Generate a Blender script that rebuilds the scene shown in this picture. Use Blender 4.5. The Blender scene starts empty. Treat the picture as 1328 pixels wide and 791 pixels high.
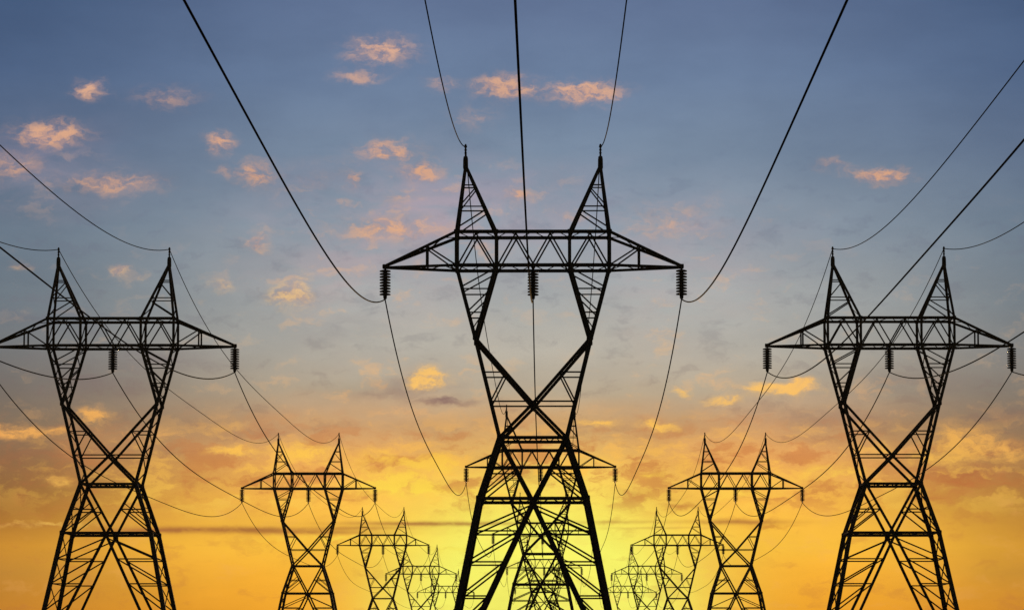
import bpy, bmesh, math
from mathutils import Vector, Matrix

C = bpy.context.scene.collection
R = math.radians

# ------------------------------------------------------------------ camera
EYE = 2.34                       # eye height above the field
cam_d = bpy.data.cameras.new('camera')
cam_d.lens = 130.1
cam_d.sensor_width = 36.0
cam_d.clip_start = 0.5
cam_d.clip_end = 60000
cam = bpy.data.objects.new('camera', cam_d)
C.objects.link(cam)
cam.location = (0, 0, EYE)
cam.rotation_euler = (R(90 + 5.61), 0, R(0.55))
bpy.context.scene.camera = cam

# ------------------------------------------------------------------ exposure
vs = bpy.context.scene.view_settings
vs.view_transform = 'Standard'
vs.look = 'None'
vs.exposure = 0.0
vs.gamma = 1.0
vs.use_curve_mapping = False

# ------------------------------------------------------------------ sun, almost on the horizon behind the middle row
SUN_EL = 1.6
sd = bpy.data.lights.new('sun', 'SUN')
sd.energy = 2.0
sd.angle = R(0.6)
sd.color = (1.0, 0.62, 0.28)
sun = bpy.data.objects.new('sun', sd)
C.objects.link(sun)
sun.rotation_euler = (R(-(90 - SUN_EL)), 0, 0)

# ------------------------------------------------------------------ sky
# clouds of the evening sky: azimuth from the sun, elevation, half width, half height (degrees), density
LIGHT_CLOUDS = [
    (-2.602,9.537,0.430,0.167,0.80), (-2.960,9.108,0.310,0.095,0.50), (-7.138,8.857,0.191,0.119,0.80), (-5.933,8.797,0.406,0.155,0.40),
    (-7.735,8.189,0.430,0.155,0.95), (-8.332,7.663,0.406,0.167,0.50), (-6.780,7.448,0.597,0.131,0.60), (-5.097,8.093,0.179,0.131,0.80),
    (-4.536,7.616,0.263,0.167,0.70), (-5.061,7.663,0.143,0.072,0.30), (-0.645,8.988,0.334,0.143,0.95), (-1.647,9.012,0.215,0.095,0.40),
    (0.597,8.893,0.454,0.131,0.95), (-1.170,8.499,0.310,0.179,0.30), (-2.483,7.998,0.382,0.131,0.70), (-1.970,7.663,0.263,0.119,0.70),
    (-3.104,7.556,0.155,0.095,0.60), (-3.676,7.508,0.167,0.084,0.35), (-2.268,7.293,0.310,0.119,0.40), (-2.447,6.792,0.645,0.155,0.75),
    (-4.536,6.553,0.155,0.095,0.85), (-3.975,5.742,0.310,0.155,0.85), (-3.879,6.052,0.239,0.119,0.30), (-6.625,6.112,0.143,0.072,0.70),
    (-5.073,5.885,0.167,0.095,0.50), (-0.501,7.293,0.167,0.095,0.60), (5.216,7.556,0.346,0.095,0.95), (4.440,7.723,0.239,0.095,0.40),
    (1.910,6.864,0.621,0.215,0.35), (-8.117,6.171,0.167,0.084,0.40), (-6.326,5.992,0.167,0.072,0.30), (7.043,3.283,0.657,0.143,0.60),
    (6.386,3.521,0.406,0.155,0.80), (5.968,3.187,0.358,0.119,0.50), (4.417,3.020,0.406,0.143,0.55), (3.581,4.309,0.430,0.095,1.00),
    (3.879,4.357,0.143,0.072,0.60), (2.745,4.130,0.215,0.060,0.80), (2.089,4.238,0.119,0.048,0.60), (-1.826,4.500,0.239,0.107,1.00),
    (-2.029,4.417,0.167,0.084,0.50), (0.776,3.796,0.239,0.060,0.90), (1.731,3.748,0.239,0.084,0.90), (-7.019,3.867,0.239,0.107,0.90),
    (-8.177,3.629,0.477,0.084,0.90), (-7.639,3.629,0.167,0.072,0.50), (-4.858,3.330,0.310,0.072,1.00), (-3.796,3.330,0.334,0.107,0.80),
    (-5.013,3.688,0.358,0.095,0.40), (-7.544,2.853,0.155,0.084,0.70), (-5.897,3.151,0.191,0.084,0.30), (-2.626,3.330,0.167,0.107,0.60),
    (-2.149,3.187,0.310,0.084,0.70), (-2.507,2.853,0.382,0.143,0.90), (-1.552,3.163,0.191,0.107,0.90), (-1.850,3.163,0.239,0.084,0.40),
    (-1.934,2.829,0.286,0.143,0.60), (-1.074,2.710,0.597,0.119,0.30), (-3.104,3.187,0.358,0.143,0.35), (0.836,3.211,0.191,0.072,0.40),
    (1.611,2.996,0.239,0.060,0.50), (5.073,3.366,0.310,0.107,0.40), (2.984,2.710,0.477,0.095,0.40), (-1.313,1.850,0.955,0.060,0.50),
    (-7.759,2.184,0.955,0.036,0.50), (-3.342,1.993,1.074,0.036,0.40), (1.671,1.993,0.836,0.048,0.30),
]
DARK_CLOUDS = [
    (1.671,2.650,0.358,0.060,0.80), (2.149,2.471,0.310,0.060,0.80), (3.462,2.196,0.310,0.036,0.50), (6.446,2.924,1.015,0.191,0.85),
    (7.043,3.844,0.716,0.119,0.30), (6.864,3.295,0.143,0.060,0.70), (5.610,2.650,0.477,0.060,0.50), (-1.552,4.130,0.406,0.048,0.80),
    (-2.149,4.297,0.716,0.143,0.45), (-5.909,4.739,0.716,0.167,0.40), (-7.043,4.381,0.955,0.239,0.30), (-0.119,3.665,1.432,0.167,0.25),
    (-4.536,3.665,0.716,0.119,0.40), (-7.759,3.187,0.955,0.215,0.35), (4.178,3.844,0.955,0.143,0.35), (3.700,3.545,0.167,0.060,0.50),
    (4.297,3.521,0.239,0.072,0.50), (1.671,3.665,0.955,0.143,0.25), (-7.759,5.395,1.074,0.143,0.35), (-3.223,5.216,0.716,0.191,0.20),
    (2.984,3.187,0.716,0.119,0.30), (5.610,4.381,1.074,0.239,0.25), (-7.281,2.531,1.432,0.119,0.25), (-3.462,2.710,0.716,0.072,0.30),
]
WARM_VEIL = [
    (-2.029,7.126,1.313,0.716,0.50), (-2.984,6.649,1.552,0.597,0.30), (-0.119,6.887,1.671,0.597,0.35), (2.268,6.410,1.074,0.716,0.30),
    (-3.462,5.813,0.836,0.597,0.35), (-7.759,7.663,1.074,0.597,0.30), (-2.507,4.381,1.432,0.358,0.40), (-6.685,3.426,1.313,0.263,0.30),
    (3.462,4.142,1.671,0.358,0.30), (1.910,5.216,1.074,0.716,0.25), (-1.790,5.813,1.074,0.597,0.20), (4.655,3.306,1.432,0.358,0.35),
]
STREAKS = [
    (-5.013,2.137,1.432,0.042,0.80), (-3.700,2.089,1.074,0.036,0.60), (-1.790,2.232,1.373,0.033,0.85), (-6.207,2.113,0.716,0.042,0.40),
    (-7.759,2.196,1.074,0.030,0.30), (1.074,2.256,0.716,0.026,0.40), (2.960,2.256,0.716,0.038,0.70), (-2.865,2.161,0.716,0.030,0.50),
    (1.671,2.161,0.716,0.018,0.30),
]


def lin(r, g, b):
    f = lambda c: (c / 255 / 12.92) if c / 255 <= 0.04045 else ((c / 255 + 0.055) / 1.055) ** 2.4
    return (f(r), f(g), f(b), 1.0)

world = bpy.data.worlds.new('World')
bpy.context.scene.world = world
world.use_nodes = True
NT = world.node_tree
NT.nodes.clear()

def node(kind, **kw):
    n = NT.nodes.new(kind)
    for k, v in kw.items():
        setattr(n, k, v)
    return n

def link(a, b):
    if isinstance(a, (int, float)):
        b.default_value = a
    elif isinstance(a, tuple):
        b.default_value = a if len(b.default_value) == len(a) else a[:3]
    else:
        NT.links.new(a, b)

def mth(op, a, b=0.0, c=0.0, clamp=False):
    n = node('ShaderNodeMath', operation=op, use_clamp=clamp)
    for s, v in zip(n.inputs, (a, b, c)):
        link(v, s)
    return n.outputs[0]

def vmt(op, a, b=None, c=None):
    n = node('ShaderNodeVectorMath', operation=op)
    for s, v in zip(n.inputs, (a, b, c)):
        if v is not None:
            link(v, s)
    return n.outputs['Value'] if op == 'DOT_PRODUCT' else n.outputs[0]

def mix(f, a, b, mode='MIX'):
    n = node('ShaderNodeMix', data_type='RGBA', blend_type=mode)
    n.clamp_factor = True
    link(f, n.inputs[0]); link(a, n.inputs[6]); link(b, n.inputs[7])
    return n.outputs[2]

def smooth(x, a, b, lo=0.0, hi=1.0):
    n = node('ShaderNodeMapRange', interpolation_type='SMOOTHSTEP')
    for i, v in enumerate((x, a, b, lo, hi)):
        link(v, n.inputs[i])
    return n.outputs[0]

def ramp(fac, stops, top):
    """colour against elevation: stops are (degrees, colour)"""
    n = node('ShaderNodeValToRGB')
    cr = n.color_ramp
    cr.interpolation = 'LINEAR'
    while len(cr.elements) < len(stops):
        cr.elements.new(0.5)
    for e, (p, c) in zip(cr.elements, sorted(stops)):
        e.position = p / top
        e.color = lin(*c)
    link(mth('DIVIDE', fac, top, clamp=True), n.inputs[0])
    return n.outputs[0]

def noise(vec, scale, detail, rough=0.55, out=0):
    n = node('ShaderNodeTexNoise')
    link(vec, n.inputs['Vector'])
    n.inputs['Scale'].default_value = scale
    n.inputs['Detail'].default_value = detail
    n.inputs['Roughness'].default_value = rough
    return n.outputs[out]

tc = node('ShaderNodeTexCoord')
sep = node('ShaderNodeSeparateXYZ')
link(tc.outputs['Generated'], sep.inputs[0])
sx, sy, sz = sep.outputs
AZ = mth('MULTIPLY', mth('ARCTAN2', sx, sy), 57.29578)
EL = mth('MULTIPLY', mth('ARCSINE', sz), 57.29578)
cmb = node('ShaderNodeCombineXYZ')
link(AZ, cmb.inputs[0]); link(EL, cmb.inputs[1])
POS = cmb.outputs[0]

# ragged cloud outlines: the position is pushed about by noise
n1 = noise(vmt('MULTIPLY', POS, (0.75, 1.3, 1)), 3.2, 4, 0.6, 1)
wob = vmt('MULTIPLY', vmt('SUBTRACT', n1, (0.5, 0.5, 0.5)), (0.46, 0.34, 0))
WPOS = vmt('ADD', POS, wob)
n2 = noise(vmt('MULTIPLY', POS, (0.35, 1.0, 1)), 1.1, 3, 0.5, 1)
SLOW = vmt('ADD', POS, vmt('MULTIPLY', vmt('SUBTRACT', n2, (0.5, 0.5, 0.5)), (2.2, 0.9, 0)))

def field(pos, blobs, grow=1.0):
    acc = 0.0
    for a, e, w, h, k in blobs:
        w *= grow; h *= grow
        d = vmt('MULTIPLY_ADD', pos, (1 / w, 1 / h, 0), (-a / w, -e / h, 0))
        g = mth('POWER', 0.42, vmt('DOT_PRODUCT', d, d))
        acc = mth('MULTIPLY_ADD', g, k, acc)
    return acc

# clear-sky colour against elevation: towards the sun, and some ten degrees to either side of it
near_sun = [(10.349, (96, 114, 147)), (9.155, (107, 127, 157)), (7.962, (120, 138, 160)), (6.768, (144, 156, 169)), (5.574, (172, 174, 171)), (4.858, (184, 178, 165)), (4.261, (186, 170, 145)), (3.784, (206, 162, 114)), (3.187, (238, 172, 90)), (2.710, (250, 186, 78)), (2.232, (254, 192, 68)), (1.874, (255, 194, 64)), (1.456, (255, 184, 56)), (0.907, (252, 172, 44)), (0.000, (235, 140, 32)), (12.0, (86, 102, 132))]
off_sun = [(10.349, (68, 90, 124)), (9.155, (78, 99, 132)), (7.962, (91, 108, 134)), (6.768, (102, 119, 136)), (5.574, (110, 121, 130)), (4.858, (116, 117, 118)), (4.261, (120, 112, 104)), (3.784, (128, 110, 92)), (3.187, (138, 105, 73)), (2.710, (146, 101, 58)), (2.232, (176, 118, 50)), (1.874, (206, 142, 50)), (1.456, (190, 132, 52)), (0.907, (202, 132, 42)), (0.000, (180, 100, 30)), (12.0, (61, 81, 111))]
side = smooth(mth('ABSOLUTE', AZ), smooth(EL, 2.4, 4.0, 3.8, 2.0), 9.0)
base = mix(side, ramp(mth('ADD', EL, mth('MULTIPLY', mth('SUBTRACT', noise(vmt('MULTIPLY', POS, (0.3, 1.2, 1)), 0.9, 3), 0.5), 0.5)), near_sun, 12.0),
           ramp(EL, off_sun, 12.0))
# yellow glow over the point where the sun goes down
gd = vmt('MULTIPLY_ADD', POS, (1 / 2.6, 1 / 2.15, 0), (0.1 / 2.6, -0.7 / 2.15, 0))
glow = mth('POWER', 0.36, mth('POWER', vmt('DOT_PRODUCT', gd, gd), 1.6))
base = mix(mth('MULTIPLY', glow, 1.3, clamp=True), base, lin(255, 250, 108))
# warm veil of thin high cloud
veil = field(SLOW, WARM_VEIL)
vn = noise(vmt('MULTIPLY', SLOW, (0.6, 1.4, 1)), 1.3, 5, 0.6)
veil_c = ramp(EL, [(1.5, (255, 190, 80)), (3.5, (226, 160, 98)), (4.6, (186, 162, 140)), (6.0, (190, 165, 165)), (8.0, (165, 150, 170))], 12.0)
base = mix(mth('MULTIPLY', mth('MULTIPLY', veil, smooth(vn, 0.3, 0.66)), 0.95), base, veil_c)
# scraps of cloud scattered through the veil
sn = noise(vmt('MULTIPLY', WPOS, (0.55, 1.2, 1)), 2.4, 7, 0.62)
sc = mth('MULTIPLY', smooth(sn, 0.54, 0.68), smooth(mth('ADD', veil, mth('MULTIPLY', smooth(EL, 9.0, 5.0), 0.25)), 0.05, 0.6))
base = mix(mth('MULTIPLY', sc, 0.55), base, ramp(EL, [(3.5, (245, 178, 100)), (5.0, (226, 186, 140)), (6.5, (206, 170, 148)), (8.0, (200, 164, 146))], 12.0))
sh = mth('MULTIPLY', smooth(sn, 0.47, 0.33), smooth(EL, 9.5, 6.5))
base = mix(mth('MULTIPLY', sh, 0.24), base, ramp(EL, [(2.5, (186, 110, 60)), (3.8, (140, 104, 90)), (5.0, (118, 112, 118)), (8.0, (92, 108, 138))], 12.0))
# grey-violet cloud bases and bands
dn = noise(vmt('MULTIPLY', WPOS, (0.4, 1.6, 1)), 3.0, 5, 0.6)
dk = mth('MULTIPLY', field(WPOS, DARK_CLOUDS), smooth(dn, 0.25, 0.62))
dark_c = ramp(EL, [(1.8, (190, 112, 40)), (2.3, (178, 98, 48)), (2.9, (186, 108, 60)), (3.6, (142, 96, 84)), (4.6, (122, 104, 108)), (6.0, (100, 110, 130))], 12.0)
base = mix(mth('MULTIPLY', dk, 0.95, clamp=True), base, dark_c)
STR = vmt('ADD', POS, vmt('MULTIPLY', wob, (1.0, 0.16, 0)))
sk = mth('MULTIPLY', field(STR, STREAKS), smooth(dn, 0.2, 0.55, 0.5, 1.0))
base = mix(mth('MULTIPLY', sk, 1.0, clamp=True), base, lin(164, 98, 56))
# broken gold and amber layer low over the horizon
band = mth('MULTIPLY', mth('MULTIPLY', smooth(EL, 2.15, 2.8), smooth(EL, 4.2, 3.2)), mth('SUBTRACT', 1.0, mth('MULTIPLY', side, 0.75)))
gn = noise(vmt('MULTIPLY', WPOS, (0.55, 1.35, 1)), 1.9, 6, 0.62)
base = mix(mth('MULTIPLY', mth('MULTIPLY', smooth(gn, 0.51, 0.62), band), 0.7), base, ramp(EL, [(2.2, (255, 214, 84)), (3.0, (255, 196, 82)), (4.0, (244, 178, 98))], 12.0))
base = mix(mth('MULTIPLY', mth('MULTIPLY', smooth(gn, 0.50, 0.38), band), 0.62), base, lin(196, 116, 66))
# sunlit puffs
ln = noise(vmt('MULTIPLY', WPOS, (0.65, 1.15, 1)), 5.5, 7, 0.64)
lt = mth('MULTIPLY', field(WPOS, LIGHT_CLOUDS, 1.18), smooth(ln, 0.26, 0.68, 0.25, 1.25))
light_c = mix(mth('MULTIPLY', mth('MULTIPLY', side, smooth(EL, 5.5, 4.6)), 0.75), ramp(EL, [(1.8, (255, 240, 90)), (2.6, (255, 222, 78)), (3.3, (255, 200, 80)), (3.7, (255, 196, 92)), (4.6, (255, 200, 110)), (5.8, (228, 190, 138)), (6.6, (224, 172, 134)), (7.6, (224, 168, 130)), (9.5, (226, 176, 146))], 12.0), lin(232, 160, 92))
base = mix(mth('MULTIPLY', smooth(lt, 0.02, 0.9), smooth(EL, 4.5, 6.5, 0.94, 0.9)), base, mix(mth('MULTIPLY', smooth(EL, 4.0, 6.0), smooth(ln, 0.62, 0.36)), light_c, lin(172, 142, 142)))
# faint mottling everywhere
mo = noise(vmt('MULTIPLY', POS, (0.5, 1.2, 1)), 0.8, 6, 0.6)
base = mix(1.0, base, mix(smooth(mo, 0.25, 0.75), (0.94, 0.94, 0.95, 1), (1.09, 1.08, 1.07, 1)), 'MULTIPLY')

# away from the afterglow the real dusk sky takes over
skyt = node('ShaderNodeTexSky', sky_type='NISHITA')
skyt.sun_disc = False
skyt.sun_elevation = R(SUN_EL)
skyt.sun_rotation = 0.0
skyt.altitude = 200
skyt.air_density = 1.2
skyt.dust_density = 2.0
dusk = mix(1.0, skyt.outputs[0], (0.06, 0.06, 0.06, 1), 'MULTIPLY')
away = smooth(mth('ARCCOSINE', mth('MULTIPLY', sy, mth('COSINE', mth('MULTIPLY', EL, 0.0)))), R(14), R(40))
col = mix(away, base, dusk)
bg = node('ShaderNodeBackground')
link(col, bg.inputs[0])
bg.inputs[1].default_value = 1.0
wo = node('ShaderNodeOutputWorld')
NT.links.new(bg.outputs[0], wo.inputs[0])

# ------------------------------------------------------------------ materials
def material(name, base_rgb, rough, metal=0.0, nscale=3.0, var=0.35, trans=0.0, bump=0.0):
    m = bpy.data.materials.new(name)
    m.use_nodes = True
    nt = m.node_tree
    b = nt.nodes['Principled BSDF']
    t = nt.nodes.new('ShaderNodeTexCoord')
    n = nt.nodes.new('ShaderNodeTexNoise')
    n.inputs['Scale'].default_value = nscale
    n.inputs['Detail'].default_value = 6
    nt.links.new(t.outputs['Object'], n.inputs['Vector'])
    r = nt.nodes.new('ShaderNodeValToRGB')
    r.color_ramp.elements[0].position = 0.3
    r.color_ramp.elements[1].position = 0.7
    r.color_ramp.elements[0].color = (*[c * (1 - var) for c in base_rgb], 1)
    r.color_ramp.elements[1].color = (*[c * (1 + var) for c in base_rgb], 1)
    nt.links.new(n.outputs[0], r.inputs[0])
    nt.links.new(r.outputs[0], b.inputs['Base Color'])
    b.inputs['Roughness'].default_value = rough
    b.inputs['Metallic'].default_value = metal
    b.inputs['Transmission Weight'].default_value = trans
    if bump:
        bp = nt.nodes.new('ShaderNodeBump')
        bp.inputs['Strength'].default_value = bump
        nt.links.new(n.outputs[0], bp.inputs['Height'])
        nt.links.new(bp.outputs[0], b.inputs['Normal'])
    return m

M_STEEL = material('weathered_steel', (0.045, 0.038, 0.034), 0.62, 0.3, 2.0)
M_CABLE = material('aged_conductor', (0.022, 0.02, 0.02), 0.95, 0.0, 6.0)
M_CABLE.node_tree.nodes['Principled BSDF'].inputs['Specular IOR Level'].default_value = 0.05
M_GLAZE = material('insulator_glaze', (0.10, 0.085, 0.08), 0.25, 0.0, 8.0, 0.2, 0.45)
M_CONC = material('concrete', (0.30, 0.29, 0.27), 0.9, 0.0, 4.0, 0.2, 0.0, 0.3)
M_FIELD = material('field_grass', (0.055, 0.075, 0.028), 0.95, 0.0, 0.35, 0.5, 0.0, 0.6)

# ------------------------------------------------------------------ ground
bm = bmesh.new()
N = 48
S = 6000.0
xs = [math.copysign(abs(t) ** 2.2, t) * S for t in [i / N * 2 - 1 for i in range(N + 1)]]
grid = []
for y in xs:
    row = []
    for x in xs:
        d = math.hypot(x, y - 800)
        und = (math.sin(x * 0.0011 + 1.3) * math.cos(y * 0.0009)) * 6 * min(1, max(0, (d - 2500) / 3000))
        row.append(bm.verts.new((x, y, und)))
    grid.append(row)
for j in range(N):
    for i in range(N):
        bm.faces.new((grid[j][i], grid[j][i + 1], grid[j + 1][i + 1], grid[j + 1][i]))
me = bpy.data.meshes.new('ground')
bm.to_mesh(me); bm.free()
me.materials.append(M_FIELD)
ground = bpy.data.objects.new('ground', me)
C.objects.link(ground)
ground['kind'] = 'structure'

# ------------------------------------------------------------------ pylon: lattice steel, drawn in units of 65 mm
U = 0.065
H0 = -36.0                        # ground level on the drawing, 0 is eye height
DEPTH = [(-36, .047), (76, .037), (220, .0262), (299, .0205), (429, .0168), (524, .0153), (568, .0153), (655, .0016), (700, .0016)]

def prof(h):
    for (a, ta), (b, tb) in zip(DEPTH, DEPTH[1:]):
        if h <= b:
            return ta + (tb - ta) * max(0, h - a) / (b - a)
    return DEPTH[-1][1]

def P(x, h, side):
    """drawing point on the front (-1) or back (+1) face; side 0 is the middle plane"""
    t = prof(h)
    k = 1 - t / 2
    return Vector((x * k * U, side * t / 2 * 312.0, h * k * U - H0 * U))

def lerp(a, b, t):
    return (a[0] + (b[0] - a[0]) * t, a[1] + (b[1] - a[1]) * t)

def at_h(a, b, h):
    return lerp(a, b, (h - a[1]) / (b[1] - a[1]))

def angle_bar(bm, p, q, w, flip=1, ext=0.0):
    """rolled steel angle (L section) of flange w (drawing units) from p to q"""
    w = w * U
    d = (q - p)
    if d.length < 1e-4:
        return
    d.normalize()
    p = p - d * ext * U; q = q + d * ext * U
    ref = Vector((0, 1, 0)) if abs(d.y) < 0.85 else Vector((0, 0, 1))
    u = d.cross(ref).normalized()      # lies in the face of the tower
    v = u.cross(d).normalized() * flip
    t = w * 0.14
    prof_ = [(-w / 2, 0), (w / 2, 0), (w / 2, t), (-w / 2 + t, t), (-w / 2 + t, w * .8), (-w / 2, w * .8)]
    ra = [bm.verts.new(p + u * a + v * b) for a, b in prof_]
    rb = [bm.verts.new(q + u * a + v * b) for a, b in prof_]
    n = len(prof_)
    for i in range(n):
        bm.faces.new((ra[i], ra[(i + 1) % n], rb[(i + 1) % n], rb[i]))
    bm.faces.new(ra[::-1]); bm.faces.new(rb)

def plate(bm, c, s, sidey):
    """bolted gusset plate with six bolt heads"""
    s *= U
    y0 = c.y + sidey * 0.02
    def slab(pts, ya, yb):
        A = [bm.verts.new((c.x + a, ya, c.z + b)) for a, b in pts]
        B = [bm.verts.new((c.x + a, yb, c.z + b)) for a, b in pts]
        n = len(pts)
        for i in range(n):
            bm.faces.new((A[i], A[(i + 1) % n], B[(i + 1) % n], B[i]))
        bm.faces.new(A[::-1]); bm.faces.new(B)
    h = s / 2
    slab([(-h, -h * .7), (-h * .8, -h), (h * .8, -h), (h, -h * .7), (h, h * .7), (h * .8, h), (-h * .8, h), (-h, h * .7)], y0, y0 + sidey * 0.02)
    for k in range(6):
        a = k * math.pi / 3
        cx, cz = math.cos(a) * h * .6, math.sin(a) * h * .6
        slab([(cx + math.cos(j * math.pi / 3) * .03, cz + math.sin(j * math.pi / 3) * .03) for j in range(6)], y0 + sidey * 0.02, y0 + sidey * 0.045)

def to_obj(name, bm, mat, parent=None, smooth_=False):
    bmesh.ops.recalc_face_normals(bm, faces=bm.faces)
    me = bpy.data.meshes.new(name)
    bm.to_mesh(me); bm.free()
    me.materials.append(mat)
    if smooth_:
        for p in me.polygons:
            p.use_smooth = True
    o = bpy.data.objects.new(name, me)
    C.objects.link(o)
    if parent:
        o.parent = parent
    return o

def lathe(bm, prof_, cx, cy, seg=16):
    rings = [[bm.verts.new((cx + r * math.cos(2 * math.pi * i / seg), cy + r * math.sin(2 * math.pi * i / seg), z)) for i in range(seg)] for r, z in prof_]
    for a, b in zip(rings, rings[1:]):
        for i in range(seg):
            bm.faces.new((a[i], a[(i + 1) % seg], b[(i + 1) % seg], b[i]))
    bm.faces.new(rings[0][::-1]); bm.faces.new(rings[-1])

FOOT = (121, H0); BELT = (70, 220); WAIST = (43.5, 299); KNEE = (75.3, 429)
OUT_B = (100.2, 524); IN_B = (48, 524); OUT_T = (100.2, 568); IN_T = (48, 568)
APEX = (88.2, 655); TIP = (196, 520.5)
INSUL_X = (-193.0, 0.0, 193.5)
m = lambda n, s: (n[0] * s, n[1])

def pylon_parts(root, discs):
    # four lower corner legs, each kinked at the belt
    for s in (-1, 1):
        for f in (-1, 1):
            bm = bmesh.new()
            angle_bar(bm, P(*m(FOOT, s), f), P(*m(BELT, s), f), 7.0, -f, 1)
            angle_bar(bm, P(*m(BELT, s), f), P(*m(WAIST, s), f), 6.6, -f, 1)
            plate(bm, P(*m(BELT, s), f), 8, f)
            # step bolts up one side
            if s == f:
                for i in range(46):
                    a = P(*at_h(m(FOOT, s), m(BELT, s), 0 + i * 4.7), f)
                    angle_bar(bm, a, a + Vector((s * .28, 0, 0)), .35, 1)
            leg = to_obj('leg', bm, M_STEEL, root)
            bm = bmesh.new()
            c = P(*m(FOOT, s), f)
            lathe(bm, [(.55, 0.0), (.55, .18), (.42, .24), (.42, .45)], c.x, c.y, 20)
            to_obj('footing', bm, M_CONC, leg)
    # inner diagonal struts of the lower body, front and back faces, with their secondary bracing
    bm = bmesh.new()
    MID = (0, 217)
    for f in (-1, 1):
        plate(bm, P(*MID, f), 8.5, f)
        for s in (-1, 1):
            w_, b_, k_ = m(WAIST, s), m(BELT, s), m(FOOT, s)
            foot = (118 * s, H0 + 4)
            angle_bar(bm, P(*w_, f), P(*MID, f), 4.2, f)
            angle_bar(bm, P(*MID, f), P(*foot, f), 4.4, f)
            levels = [178, 138, 94, 50, 10]
            prev = at_h(MID, foot, 211)
            for i, h in enumerate(levels):
                L = at_h(b_, k_, h); I = at_h(MID, foot, h)
                angle_bar(bm, P(*L, f), P(*I, f), 2.0, f)
                angle_bar(bm, P(*L, f), P(*prev, f), 2.2, -f)
                prev = I
            # upper panel between waist and belt
            h1 = 258
            L = at_h(w_, b_, h1); I = at_h(w_, MID, h1)
            angle_bar(bm, P(*L, f), P(*I, f), 2.0, f)
            angle_bar(bm, P(*b_, f), P(*I, f), 2.1, -f)
            angle_bar(bm, P(*at_h(w_, b_, 236), f), P(*at_h(w_, MID, 268), f), 1.6, f)
    for s in (-1, 1):                      # side faces
        hs = [299, 262, 220, 178, 138, 94, 50, 10, -20]
        for i, (ha, hb) in enumerate(zip(hs, hs[1:])):
            A = at_h(m(WAIST, s), m(BELT, s), ha) if ha > 220 else at_h(m(BELT, s), m(FOOT, s), ha)
            B = at_h(m(WAIST, s), m(BELT, s), hb) if hb >= 220 else at_h(m(BELT, s), m(FOOT, s), hb)
            angle_bar(bm, P(*A, -1), P(*B, 1), 1.7)
            angle_bar(bm, P(*A, 1), P(*B, -1), 1.7)
            angle_bar(bm, P(*B, -1), P(*B, 1), 1.7)
    to_obj('bracing', bm, M_STEEL, root)
    # two horizontal belts
    for nd, w in ((WAIST, 4.2), (BELT, 4.4)):
        bm = bmesh.new()
        for f in (-1, 1):
            angle_bar(bm, P(*m(nd, -1), f), P(*nd, f), w, -f, 1.5)
            for s in (-1, 1):
                plate(bm, P(*m(nd, s), f) + Vector((0, f * .03, 0)), 7, f)
        for s in (-1, 1):
            angle_bar(bm, P(*m(nd, s), -1), P(*m(nd, s), 1), w * .8)
        nl = 12
        for i in range(nl):
            xa = -nd[0] + 2 * nd[0] * i / nl; xb = -nd[0] + 2 * nd[0] * (i + 1) / nl
            g = 1 if i % 2 else -1
            angle_bar(bm, P(xa, nd[1], g), P(xb, nd[1], -g), 1.8)
        to_obj('belt', bm, M_STEEL, root)
    # hourglass neck: outer posts from waist to knee, crossing diagonals
    bm = bmesh.new()
    X = (0, 343)
    for f in (-1, 1):
        for s in (-1, 1):
            w_, k_ = m(WAIST, s), m(KNEE, s)
            angle_bar(bm, P(*w_, f), P(*k_, f), 5.0, -f, 1)
            angle_bar(bm, P(*k_, f), P(*X, f), 4.1, f, .5)
            angle_bar(bm, P(*X, f), P(-w_[0], w_[1], f), 4.1, f, .5)
            h1 = 384
            O = at_h(w_, k_, h1); I = at_h(X, k_, h1)
            angle_bar(bm, P(*O, f), P(*I, f), 1.9, f)
            angle_bar(bm, P(*at_h(w_, k_, 346), f), P(*I, f), 2.0, -f)
            angle_bar(bm, P(*at_h(w_, k_, 346), f), P(0, 346, f), 2.0, f)
            plate(bm, P(*k_, f), 6.5, f)
        plate(bm, P(*X, f), 7.5, f)
    for s in (-1, 1):
        hs = [299, 322, 346, 366, 384, 407, 429]
        for i, (ha, hb) in enumerate(zip(hs, hs[1:])):
            g = 1 if i % 2 else -1
            angle_bar(bm, P(*at_h(m(WAIST, s), m(KNEE, s), ha), g), P(*at_h(m(WAIST, s), m(KNEE, s), hb), -g), 1.5)
        for h in (346, 384):
            angle_bar(bm, P(*at_h(m(WAIST, s), m(KNEE, s), h), -1), P(*at_h(m(WAIST, s), m(KNEE, s), h), 1), 1.5)
            angle_bar(bm, P(*at_h(X, m(KNEE, s), max(h, 347)), -1), P(*at_h(X, m(KNEE, s), max(h, 347)), 1), 1.5)
    to_obj('neck_frame', bm, M_STEEL, root)
    # two tapering columns that carry the beam
    for s in (-1, 1):
        bm = bmesh.new()
        o_, i_, k_ = m(OUT_B, s), m(IN_B, s), m(KNEE, s)
        for f in (-1, 1):
            angle_bar(bm, P(*k_, f), P(*o_, f), 4.7, -f, 1)
            angle_bar(bm, P(*k_, f), P(*i_, f), 4.7, -f, 1)
            for h in (493, 462):
                angle_bar(bm, P(*at_h(k_, o_, h), f), P(*at_h(k_, i_, h), f), 1.8, f)
            angle_bar(bm, P(*at_h(k_, o_, 496), f), P(*at_h(k_, i_, 520), f), 1.9, -f)
            angle_bar(bm, P(*at_h(k_, o_, 464), f), P(*at_h(k_, i_, 490), f), 1.9, -f)
            angle_bar(bm, P(*at_h(k_, o_, 441), f), P(*at_h(k_, i_, 459), f), 1.5, -f)
        for n_ in (o_, i_):
            hs = [429, 450, 471, 493, 508, 524]
            for i, (ha, hb) in enumerate(zip(hs, hs[1:])):
                g = 1 if i % 2 else -1
                angle_bar(bm, P(*at_h(k_, n_, ha), g), P(*at_h(k_, n_, hb), -g), 1.4)
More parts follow.
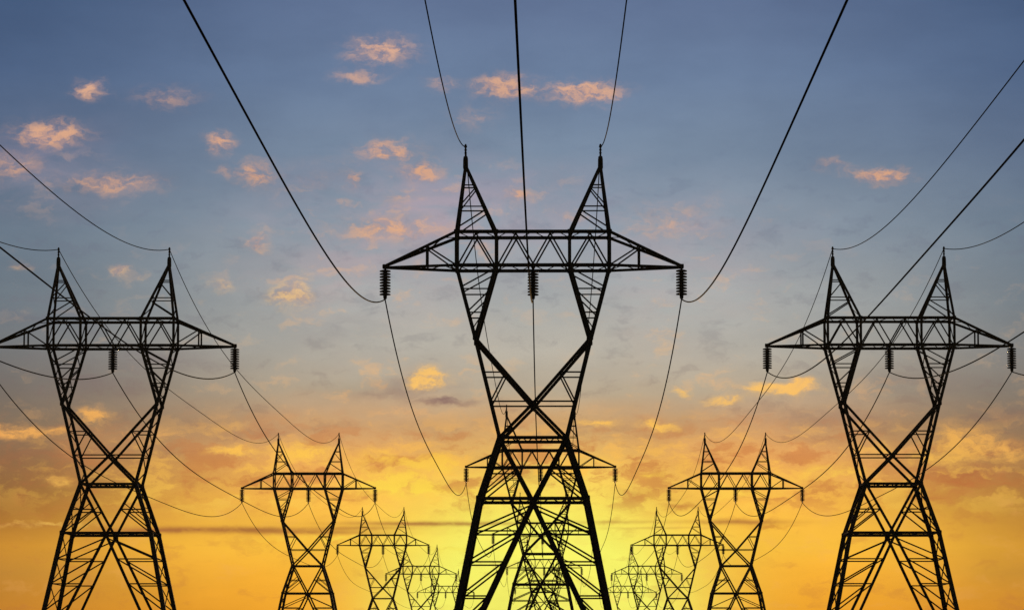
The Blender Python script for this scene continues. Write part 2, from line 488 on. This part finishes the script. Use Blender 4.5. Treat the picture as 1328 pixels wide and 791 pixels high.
        to_obj('column', bm, M_STEEL, root)
    # box beam
    bm = bmesh.new()
    for f in (-1, 1):
        for h in (524, 568):
            angle_bar(bm, P(-100.2, h, f), P(100.2, h, f), 4.5, -f, 1)
        for x in (-100.2, -48, 48, 100.2):
            angle_bar(bm, P(x, 524, f), P(x, 568, f), 4.0, -f, 1)
            for h in (524, 568):
                plate(bm, P(x, h, f), 6, f)
        zz = [-97, -74.5, -51, -45, -22.5, 0, 22.5, 45, 51, 74.5, 97]
        hh = [526, 566, 526, 526, 566, 526, 566, 526, 526, 566, 526]
        for i in range(10):
            if hh[i] != hh[i + 1]:
                angle_bar(bm, P(zz[i], hh[i], f), P(zz[i + 1], hh[i + 1], f), 2.1, f)
    for h in (524, 568):                   # plan bracing between front and back chords
        xs_ = [-100.2, -83, -66, -48, -32, -16, 0, 16, 32, 48, 66, 83, 100.2]
        for i, (a, b) in enumerate(zip(xs_, xs_[1:])):
            g = 1 if i % 2 else -1
            angle_bar(bm, P(a, h, g), P(b, h, -g), 1.5)
        for x in (-100.2, -48, 48, 100.2):
            angle_bar(bm, P(x, h, -1), P(x, h, 1), 2.0)
    for x in (-100.2, -48, 48, 100.2):
        angle_bar(bm, P(x, 524, -1), P(x, 568, 1), 1.5)
    bm_hang = P(0, 524, 0)
    angle_bar(bm, P(0, 524, -1), P(0, 524, 1), 3.0)
    to_obj('beam', bm, M_STEEL, root)
    # cantilever arms tapering to a point
    tipz = TIP[1] * U - H0 * U
    for s in (-1, 1):
        bm = bmesh.new()
        tip = Vector((TIP[0] * s * U, 0, tipz))
        for f in (-1, 1):
            b0 = P(100.2 * s, 524, f); t0 = P(100.2 * s, 568, f)
            angle_bar(bm, b0, tip, 3.6, -f)
            angle_bar(bm, t0, tip + Vector((0, 0, .06)), 3.8, -f)
            t = .4
            pb = b0.lerp(tip, t); pt = t0.lerp(tip, t)
            angle_bar(bm, pb, pt, 2.6, f)
            angle_bar(bm, b0, pt, 2.0, f)
        for (a0, b0) in ((P(100.2 * s, 524, -1), P(100.2 * s, 524, 1)), (P(100.2 * s, 568, -1), P(100.2 * s, 568, 1))):
            ts = [0, .18, .36, .54, .72]
            for i, (ta, tb) in enumerate(zip(ts, ts[1:])):
                a, b = (a0, b0) if i % 2 else (b0, a0)
                angle_bar(bm, a.lerp(tip, ta), b.lerp(tip, tb), 1.4)
        plate(bm, tip + Vector((-s * .15, 0, .1)), 6, -1)
        to_obj('arm', bm, M_STEEL, root)
    # earth wire peaks
    for s in (-1, 1):
        bm = bmesh.new()
        o_, i_, a_ = m(OUT_T, s), m(IN_T, s), m(APEX, s)
        for f in (-1, 1):
            angle_bar(bm, P(*o_, f), P(*a_, f), 3.9, -f, 1)
            angle_bar(bm, P(*i_, f), P(*a_, f), 3.9, -f, 1)
            for h in (601, 629):
                angle_bar(bm, P(*at_h(o_, a_, h), f), P(*at_h(i_, a_, h), f), 1.7, f)
            angle_bar(bm, P(*at_h(o_, a_, 573), f), P(*at_h(i_, a_, 597), f), 1.9, -f)
            angle_bar(bm, P(*at_h(o_, a_, 602), f), P(*at_h(i_, a_, 626), f), 1.7, -f)
        for n_ in (o_, i_):
            hs = [568, 590, 610, 629, 645]
            for i, (ha, hb) in enumerate(zip(hs, hs[1:])):
                g = 1 if i % 2 else -1
                angle_bar(bm, P(*at_h(n_, a_, ha), g), P(*at_h(n_, a_, hb), -g), 1.3)
        pk = to_obj('peak', bm, M_STEEL, root)
        bm = bmesh.new()
        cx = APEX[0] * s * U; z = lambda h: h * U - H0 * U
        lathe(bm, [(3.0 * U, z(650)), (3.4 * U, z(652)), (3.2 * U, z(663)), (2.6 * U, z(666.5)), (1.3 * U, z(667)), (1.2 * U, z(670)), (2.0 * U, z(671)),
                   (1.2 * U, z(672)), (1.2 * U, z(674)), (2.0 * U, z(675)), (1.2 * U, z(676)), (1.2 * U, z(678)), (2.1 * U, z(679)), (1.6 * U, z(681)), (.8 * U, z(683))], cx, 0, 12)
        to_obj('finial', bm, M_STEEL, pk)
    # suspension insulators
    for x in INSUL_X:
        X_ = x * U
        ztop = (P(0, 524, 0).z if x == 0 else tipz) - 1.2 * U
        bm = bmesh.new()
        lathe(bm, [(2.6 * U, ztop - 37 * U), (2.6 * U, ztop - 2.0 * U), (1.4 * U, ztop - 1.8 * U), (1.4 * U, ztop + 1.0 * U)], X_, 0, 8)       # core rod
        lathe(bm, [(1.8 * U, ztop - 40 * U), (2.6 * U, ztop - 38 * U), (1.6 * U, ztop - 35.5 * U)], X_ + .001, 0, 10)
        # suspension clamp, a short cradle along the cable
        angle_bar(bm, Vector((X_, -.38, ztop - 40 * U)), Vector((X_, .38, ztop - 40 * U)), 1.8)
        if not discs:
            pr = []
            for k in range(9):
                zk = ztop - (3 + k * 3.8) * U
                pr += [(2.0 * U, zk + 1.4 * U), (7.0 * U, zk), (6.8 * U, zk - 1.4 * U), (2.0 * U, zk - 1.5 * U)]
            lathe(bm, pr, X_, .0015, 12)
        ins = to_obj('insulator', bm, M_STEEL if discs else M_GLAZE, root)
        if discs:
            for k in range(9):
                zk = ztop - (3 + k * 3.8) * U
                if disc_mesh[0] is None:
                    bm = bmesh.new()
                    lathe(bm, [(1.9 * U, 1.6 * U), (3.4 * U, 1.3 * U), (6.9 * U, .3 * U), (7.3 * U, -.5 * U), (7.1 * U, -1.3 * U), (5.4 * U, -.7 * U), (4.8 * U, -1.3 * U), (3.6 * U, -.7 * U), (1.9 * U, -1.6 * U)], 0, 0, 24)
                    d = to_obj('disc', bm, M_GLAZE, ins, True)
                    disc_mesh[0] = d.data
                else:
                    d = bpy.data.objects.new('disc', disc_mesh[0]); C.objects.link(d); d.parent = ins
                d.location = (X_, 0, zk)
disc_mesh = [None]

def pylon(discs):
    r = bpy.data.objects.new('lattice_pylon', None)
    C.objects.link(r)
    pylon_parts(r, discs)
    return r

def copy_tree(o, parent=None):
    c = o.copy(); C.objects.link(c); c.parent = parent
    for ch in kids[o.name]:
        copy_tree(ch, c)
    return c

D = 312.0
# centre line x, distance, height factor, label
ROWS = {
 'middle': [(-18.6, 1.0, 1.0), (-18.0, 2.0, 1.0), (-18.5, 3.0, 1.0), (-17.0, 4.0, 1.0), (-17.0, 5.0, 1.0)],
 'left': [(-689.0, 1.217, .977), (-694.0, 2.237, 1.0), (-697.0, 3.27, 1.0), (-698.0, 4.26, 1.0), (-698.0, 5.29, 1.0)],
 'right': [(541.0, 1.217, .977), (545.0, 2.237, 1.0), (550.0, 3.27, 1.0), (546.0, 4.26, 1.0), (550.0, 5.29, 1.0)],
}
WHERE = {
 'middle': ['largest dark steel lattice pylon, in the centre, cut off by the bottom edge',
            'second steel pylon of the middle row, framed by the largest pylon\'s legs',
            'third steel pylon of the middle row, its beam behind the second pylon\'s neck',
            'fourth steel pylon of the middle row, faint behind the third one',
            'farthest and smallest steel pylon of the middle row'],
 'left': ['big dark lattice pylon at the left edge, its left arm tip cut off',
          'second pylon of the left row, between the big left pylon and the centre one',
          'third pylon of the left row, overlapping a smaller one to its right',
          'fourth pylon of the left row, small, partly behind the third one',
          'farthest pylon of the left row, beside the leg of the largest pylon'],
 'right': ['big dark lattice pylon at the right edge with insulators on all three hangers',
           'second pylon of the right row, left of the big right one',
           'third pylon of the right row, its right arm behind the second pylon',
           'fourth pylon of the right row, small, its right half behind the third one',
           'farthest and lowest pylon of the right row, thin against yellow sky'],
}
near_p = pylon(True)
far_p = pylon(False)
kids = {}
for o in list(C.objects):
    kids.setdefault(o.name, [])
for o in list(C.objects):
    if o.parent:
        kids[o.parent.name].append(o)
used = set()
for row, items in ROWS.items():
    for i, (xu, z, hz) in enumerate(items):
        proto = near_p if z < 1.5 else far_p
        if proto.name in used:
            r = copy_tree(proto)
        else:
            r = proto; used.add(proto.name)
        r.location = (xu * U, z * D, 0)
        r.scale = (1, 1, hz)
        r['label'] = WHERE[row][i]
        r['category'] = 'pylon'
        r['group'] = 'lattice pylons carrying the three power lines'

# ------------------------------------------------------------------ cables strung from pylon to pylon
def cable(row, lx, h, sag, rad, name, label, cat, group):
    items = ROWS[row]
    first = items[0]
    pts = []
    gap = 1.0 if row == 'middle' else 1.02
    for xu, z, hz in [(first[0], first[1] - gap, 1.0)] + items:
        pts.append(Vector(((xu + lx) * U, z * D, (h - H0) * U * hz)))
    path = []
    n = 64
    for a, b in zip(pts, pts[1:]):
        for k in range(n):
            t = k / n
            p = a.lerp(b, t); p.z -= sag * (1 - abs(2 * t - 1) ** 3.4)
            path.append(p)
    path.append(pts[-1])
    bm = bmesh.new()
    seg = 8
    prev = None
    for i, p in enumerate(path):
        d = (path[min(i + 1, len(path) - 1)] - path[max(i - 1, 0)]).normalized()
        u = d.cross(Vector((0, 0, 1))).normalized(); v = u.cross(d)
        ring = [bm.verts.new(p + (u * math.cos(2 * math.pi * j / seg) + v * math.sin(2 * math.pi * j / seg)) * rad) for j in range(seg)]
        if prev:
            for j in range(seg):
                bm.faces.new((prev[j], prev[(j + 1) % seg], ring[(j + 1) % seg], ring[j]))
        prev = ring
    o = to_obj(name, bm, M_CABLE, None, True)
    o['label'] = label; o['category'] = cat; o['group'] = group

SAG = {'middle': (5.95, 6.5), 'left': (6.1, 6.4), 'right': (6.0, 6.3)}
HC = (520.5 - 1.2 - 40.3)
for row in ('middle', 'left', 'right'):
    for x, w in zip(INSUL_X, ('left arm', 'beam centre', 'right arm')):
        hh = HC + (0 if x else -.6)
        cable(row, x, hh, SAG[row][0], .055, 'power_cable', 'black power cable hanging from the insulators below the %s of the %s pylon row' % (w, row), 'cable', 'power cables')
    for s, w in ((-1, 'left'), (1, 'right')):
        cable(row, APEX[0] * s, 679.5, SAG[row][1], .042, 'earth_wire', 'thin earth wire strung between the %s peaks of the %s pylon row' % (w, row), 'cable', 'earth wires')

# ------------------------------------------------------------------ evening air
HAZE = 0.00005
if HAZE:
    bm = bmesh.new()
    bmesh.ops.create_cube(bm, size=1.0)
    for v in bm.verts:
        v.co = Vector((v.co.x * 12400, v.co.y * 12400, -8 if v.co.z < 0 else 49))
    me = bpy.data.meshes.new('haze')
    bm.to_mesh(me); bm.free()
    mh = bpy.data.materials.new('evening_haze')
    mh.use_nodes = True
    nt = mh.node_tree
    nt.nodes.clear()
    pv = nt.nodes.new('ShaderNodeVolumePrincipled')
    pv.inputs['Color'].default_value = (0.9, 0.82, 0.70, 1)
    pv.inputs['Density'].default_value = HAZE
    pv.inputs['Anisotropy'].default_value = 0.0
    mo_ = nt.nodes.new('ShaderNodeOutputMaterial')
    nt.links.new(pv.outputs[0], mo_.inputs['Volume'])
    me.materials.append(mh)
    haze = bpy.data.objects.new('haze', me)
    C.objects.link(haze)
    haze['kind'] = 'stuff'
